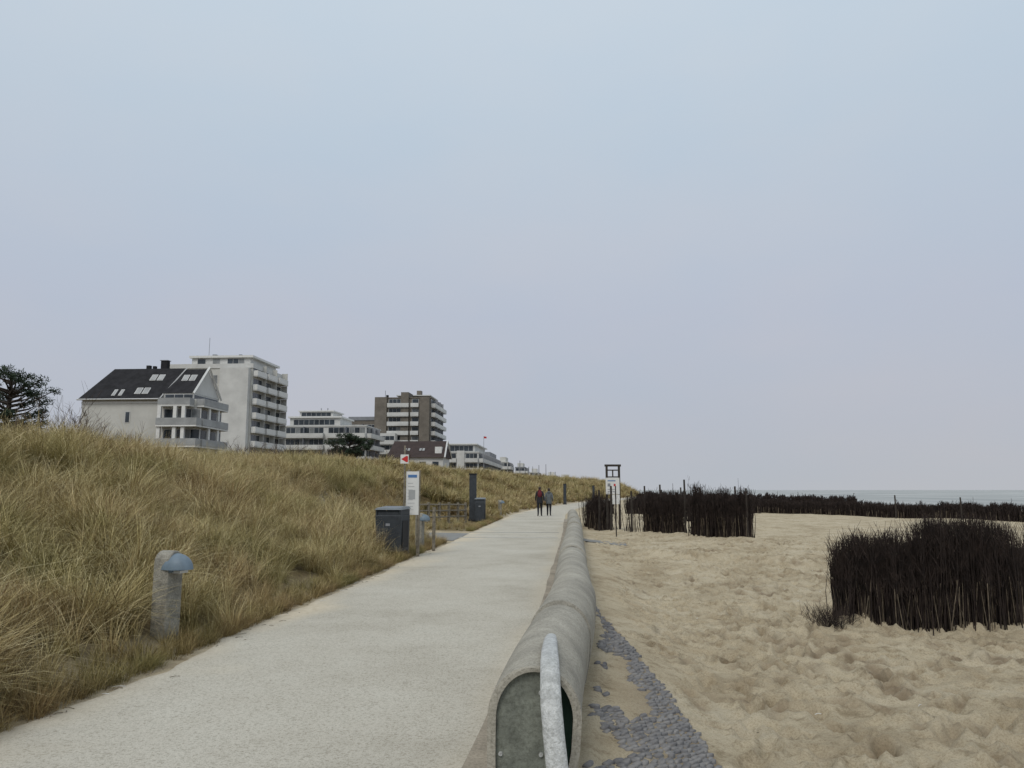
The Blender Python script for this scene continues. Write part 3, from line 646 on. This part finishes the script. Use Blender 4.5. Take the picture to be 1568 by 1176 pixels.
B.g('roof').add([(-34.9,147.5,7.8),(-23.6,147.5,7.8),(-23.6,156.5,7.8),(-34.9,156.5,7.8),(-34.3,152,11.2),(-23.9,152,11.2)],[(0,1,5,4),(3,4,5,2),(0,4,3),(1,2,5),(0,3,2,1)],'roofbr')
for sx in (-31.6,-30.9,-28.6,-28.0):
    T=Matrix.Translation((sx,149.6,9.35))@Matrix.Rotation(math.atan2(3.4,4.5),4,'X'); B.g('skylights').box(-.22,.22,-.4,.4,.0,.12,'rail',T)
B.g('verge').tube([(-23.5,147.5,7.8),(-23.7,152,11.3),(-23.5,156.5,7.8)],.15,'white',4); B.g('dormer').box(-25.6,-24.3,148.6,151,8.3,9.9,'white')
for i in range(4): window(B,'F',(0,148),-33.5+i*2.5,-32.2+i*2.5,5.4,7)
B.done()
B=banded('modern_white_building',-37,-26.5,230,300,12.6,3,2.9,'stucco','stucco',[(-36.5,-33),(-30.5,-26.6)])
B.g('upper').box(-36,-28,233,262,12.96,15.2,'stucco'); window(B,'F',(0,233),-35.5,-28.5,13.3,14.8); B.g('upper').box(-36.6,-27.2,232.2,262.5,15.21,15.5,'white')
B.g('grey_bay').box(-32.9,-30.6,229.0,229.95,0,13.2,'stucco'); B.g('grey_bay').box(-29,-26.7,266,290,12.96,14.6,'grey')
B.g('flagpole').tube([(-24.5,226,6),(-24.5,226,17.3)],.06,'grey',5); B.g('flag').add([(-24.5,226,17.2),(-23.7,226.2,17.1),(-23.7,226.2,16.6),(-24.5,226,16.6)],[(0,1,2,3)],'red')
B.done()
for i,(xa,xb,ya,zt) in enumerate([(-30,-25.5,330,13.2),(-27,-22,400,13),(-22,-17,450,11.5),(-52,-34,360,12),(-14,-8,520,11),(-6,2,600,11)]):
    B=banded('distant_apartment_house',xa,xb,ya,ya+22,zt,3,2.9,'stucco' if i%2==0 else 'grey','stucco'); B.g('penthouse').box(xa+1,xb-1,ya+2,ya+15,zt+.4,zt+2.4,'stucco2'); B.done()
# ---------------------------------------------------------------- trees
def pine(name,x,y,ztop,wid,crown_h,seed,lean=.2,leaf=.07,nclump=60):
    r=np.random.default_rng(seed); E=empty(name,(x,y,0)); z0=float(H(x,y)); m_=MB()
    tr=[(0,0,z0-.2),(lean*.3,0,z0+(ztop-z0)*.35),(lean*.6,.05,z0+(ztop-z0)*.7),(lean,.0,ztop-.25)]
    rr0=.035*(ztop-z0); m_.tube(tr,[rr0,rr0*.75,rr0*.5,rr0*.15],'bark',8)
    V=[];F=[]
    for c in range(nclump):
        t=r.random(); zc=ztop-crown_h*(.04+.93*t); ra=wid*.5*(.30+.75*math.sin(min(1,t*1.15+.12)*math.pi*.8))*r.uniform(.35,1.08); a=r.uniform(0,6.28)
        cx=math.cos(a)*ra+lean*.7; cy=math.sin(a)*ra
        zb=zc-.25*ra-.05
        m_.tube([(lean*.6,0,max(zb-.15*ra,z0)),(cx*.55+lean*.3,cy*.55,zb),(cx,cy,zc)],[rr0*.3,rr0*.18,rr0*.06],'bark',4,False)
        cr=wid*r.uniform(.05,.10)
        for _ in range(130):
            d=r.normal(0,1,3); d/=np.linalg.norm(d); q=np.array([cx,cy,zc])+d*cr*r.random()**.4*np.array([1.25,1.25,.7])
            u=r.normal(0,1,3); u/=np.linalg.norm(u); w_=np.cross(u,d); w_/=np.linalg.norm(w_)+1e-6
            l=leaf*r.uniform(.7,1.5); k=len(V); V+= [q-w_*l*.22,q+w_*l*.22,q+u*l]; F.append((k,k+1,k+2))
    m_.obj('trunk_and_limbs',E,smooth=True)
    ob=bpy.data.objects.new('needles',fastmesh('needles',V,F,[M['needle']])); ob.parent=E; S.collection.objects.link(ob)
pine('pine_tree',-28.0,36.5,7.65,3.9,3.3,5,.3,.11,78)
pine('pine_tree',-28.2,98,8.8,5.4,3.4,6,.3,.2,80)
def shrub(name,x,y,h,n,seed,wid=1.2):
    r=np.random.default_rng(seed); m_=MB(); z0=float(H(x,y))
    def br(p,d,l,rad,dep):
        q=p+d*l; m_.tube([p,(p+q)/2+Vector(r.normal(0,.05*l,3)),q],[rad,rad*.8,rad*.55],'twig',3,False)
        if dep>0:
            for _ in range(3):
                br(p+d*l*r.uniform(.5,1),(d+Vector(r.normal(0,.34,3))).normalized(),l*r.uniform(.5,.8),rad*.6,dep-1)
    for _ in range(n):
        a=r.uniform(0,6.28); d=Vector((math.cos(a)*.35,math.sin(a)*.35,1)).normalized()
        br(Vector((x+r.normal(0,wid*.3),y+r.normal(0,wid*.3),z0-.1)),d,h*.42,.03,3)
    m_.obj(name)
for i,(x,y,h) in enumerate([(-26.2,36,4.6),(-25.3,36,5.5),(-24.4,35.5,5.0),(-27.3,35,4.2),(-23.4,35,4.0),(-22.4,35.5,3.3),(-21,36,2.8),(-19,45,2.4),(-18.5,50,2.5),(-17.8,56,2.5),(-18.6,62,2.7),(-17,68,2.7),(-16.5,75,2.8)]):
    shrub('bare_shrub',x,y,h,9,30+i,1.8)
# ---------------------------------------------------------------- people
def person(name,x,y,rz,h,jack,hairk,stride,hood=None,hunch=0):
    E=empty(name,(x,y,.01),rz); k=h/1.7
    J={}; V=[];Rd=[];Ed=[]
    def j(n,p,r,par=None):
        J[n]=len(V); V.append(tuple(c*k for c in p)); Rd.append((r[0]*k,r[1]*k) if isinstance(r,tuple) else (r*k,r*k))
        if par: Ed.append((J[par],J[n]))
    j('pel',(0,0,.93),(.155,.12)); j('sp',(0,.01,1.10),(.145,.12),'pel'); j('ch',(0,.02,1.30),(.17,.125),'sp'); j('nb',(0,.03,1.42),(.10,.09),'ch')
    j('nk',(0,.035,1.475),.055,'nb'); j('hl',(0,.05,1.54),(.066,.08),'nk'); j('hm',(0,.05,1.61),(.078,.095),'hl'); j('ht',(0,.045,1.665),(.055,.065),'hm')
    for s,nm in ((-1,'L'),(1,'R')):
        f=stride*s
        j('s'+nm,(s*.165,.02,1.385),.072,'ch'); j('e'+nm,(s*.225,-.05-f*.05,1.12),.056,'s'+nm); j('w'+nm,(s*.235,.05-f*.16,.905),.036,'e'+nm); j('h'+nm,(s*.235,.075-f*.18,.85),(.03,.04),'w'+nm)
        j('p'+nm,(s*.085,0,.86),.105,'pel'); j('k'+nm,(s*.09,.05+f*.14,.48),.068,'p'+nm); j('a'+nm,(s*.095,-.03+f*.26,.10+(.05 if f<0 else 0)),.045,'k'+nm); j('t'+nm,(s*.11,.12+f*.26,.035+(.0 if f<0 else 0)),.04,'a'+nm)
    me=bpy.data.meshes.new('body'); me.from_pydata(V,Ed,[]); ob=bpy.data.objects.new('body_tmp',me); S.collection.objects.link(ob)
    sk=ob.modifiers.new('s','SKIN'); 
    for i,d in enumerate(me.skin_vertices[0].data): d.radius=Rd[i]; d.use_root=(i==0)
    su=ob.modifiers.new('u','SUBSURF'); su.levels=2; su.render_levels=2
    dg=bpy.context.evaluated_depsgraph_get(); m2=bpy.data.meshes.new_from_object(ob.evaluated_get(dg)); bpy.data.objects.remove(ob)
    m2.materials.clear()
    for q in (jack,'trous','shoe','skin',hairk): m2.materials.append(M[q])
    for p in m2.polygons:
        c=p.center/k; p.use_smooth=True
        i=0
        if abs(c.x)>.19 and c.z<.90: i=3
        elif c.z<.11: i=2
        elif c.z<.80: i=1
        elif c.z>1.47: i=3 if (c.y>.07 and c.z<1.63) or c.z<1.50 else 4
        p.material_index=i
    b=bpy.data.objects.new('body',m2); b.parent=E; S.collection.objects.link(b)
    m_=MB(); n=18; rings=[]
    for z,rx,ry in [(.76,.185,.145),(.86,.185,.15),(1.0,.172,.14),(1.12,.162,.135)]:
        rings+= [(rx*math.cos(2*math.pi*i/n)*k,(ry*math.sin(2*math.pi*i/n)+.005)*k,z*k) for i in range(n)]
    m_.add(rings,[(l*n+i,l*n+(i+1)%n,(l+1)*n+(i+1)%n,(l+1)*n+i) for l in range(3) for i in range(n)],jack); m_.obj('jacket_hem',E,smooth=True)
    m_=MB(); m_.ball((0,-.035*k,1.46*k),.10*k,hood or jack,14,8,-1,(1.15,.8,.65))
    if hood: m_.ball((0,-.10*k,1.27*k),.15*k,hood,14,8,-1,(.9,.55,1.25))
    m_.obj('hood_and_backpack',E,smooth=True)
    m_=MB()
    m_.ball((0,.150*k,1.585*k),.014*k,'skin',8,6,-1,(1,1.2,1.6))
    for s in (-1,1): m_.ball((s*.03*k,.136*k,1.61*k),.009*k,'black',8,6); m_.ball((s*.08*k,.05*k,1.595*k),.018*k,'skin',8,6,-1,(.5,1,1.6))
    m_.ball((0,.135*k,1.55*k),.018*k,'red',8,6,-1,(1.2,.4,.35)); m_.ball((0,.03*k,1.635*k),.088*k,hairk,14,10,-.25,(.98,1.08,.95)); m_.obj('face_and_hair',E,smooth=True)
    m_=MB()
    for s in (-1,1):
        f=stride*s; hx,hy,hz=s*.235,.075-f*.18,.85
        for q,(dy,l) in enumerate([(-.028,.055),(-.01,.07),(.01,.075),(.028,.066)]):
            m_.tube([((hx)*k,(hy+dy)*k,(hz)*k),((hx)*k,(hy+dy+.004)*k,(hz-l*.6)*k),((hx-s*.012)*k,(hy+dy+.01)*k,(hz-l)*k)],[.009*k,.008*k,.006*k],'skin',6)
        m_.tube([(hx*k,(hy+.03)*k,(hz+.02)*k),((hx-s*.01)*k,(hy+.055)*k,(hz-.01)*k),((hx-s*.015)*k,(hy+.06)*k,(hz-.035)*k)],[.011*k,.009*k,.007*k],'skin',6)
    m_.obj('fingers',E,smooth=True)
person('walking_person',-1.72,47.6,R(3),1.78,'jackdk','hair',.55,'jackred')
person('walking_person',-1.18,48.3,R(-2),1.69,'jackgr','hair',-.5)
# ---------------------------------------------------------------- world & light
w=bpy.data.worlds.new('World'); S.world=w; w.use_nodes=True; nt=w.node_tree; N5=nt.nodes; L5=nt.links; N5.clear()
out=N5.new('ShaderNodeOutputWorld'); bg1=N5.new('ShaderNodeBackground'); bg2=N5.new('ShaderNodeBackground'); ms=N5.new('ShaderNodeMixShader')
sk=N5.new('ShaderNodeTexSky'); sk.sky_type='NISHITA'; sk.sun_disc=False; sk.sun_elevation=R(48); sk.sun_rotation=R(200); sk.dust_density=4
L5.new(sk.outputs[0],bg1.inputs[0]); bg1.inputs[1].default_value=.08
tc=N5.new('ShaderNodeTexCoord'); sp=N5.new('ShaderNodeSeparateXYZ'); L5.new(tc.outputs['Generated'],sp.inputs[0])
nz=N5.new('ShaderNodeTexNoise'); nz.inputs['Scale'].default_value=2.4; nz.inputs['Detail'].default_value=6; mpp=N5.new('ShaderNodeMapping'); mpp.inputs['Scale'].default_value=(1,1,2.2); L5.new(tc.outputs['Generated'],mpp.inputs[0]); L5.new(mpp.outputs[0],nz.inputs['Vector'])
r5=ramp(sp.outputs['Z'],[(0,(.48,.50,.535)),(.08,(.475,.50,.56)),(.22,(.485,.525,.61)),(.42,(.51,.595,.685)),(.65,(.60,.69,.77)),(1,(.80,.84,.87))],N5,L5)
r6=ramp(nz.outputs['Fac'],[(.35,(.96,.99,1.015)),(.65,(1.035,1.01,1.0))],N5,L5)
L5.new(mix(r5.outputs[0],r6.outputs[0],1.0,N5,L5,'MULTIPLY'),bg2.inputs[0]); bg2.inputs[1].default_value=1.03
ms.inputs[0].default_value=.95; L5.new(bg1.outputs[0],ms.inputs[1]); L5.new(bg2.outputs[0],ms.inputs[2]); L5.new(ms.outputs[0],out.inputs[0])
sl=bpy.data.lights.new('sun','SUN'); sl.energy=1.4; sl.angle=R(24); sl.color=(1,.95,.87); so=bpy.data.objects.new('sun',sl); S.collection.objects.link(so)
so.rotation_euler=(R(42),0,R(-20))
cd=bpy.data.cameras.new('camera'); cam=bpy.data.objects.new('camera',cd); S.collection.objects.link(cam); cam.location=(0,0,1.6)
cam.rotation_euler=(R(90+7.8),0,R(4.1)); cd.sensor_width=36; cd.lens=27.2; cd.clip_end=60000; cd.clip_start=.05
S.camera=cam
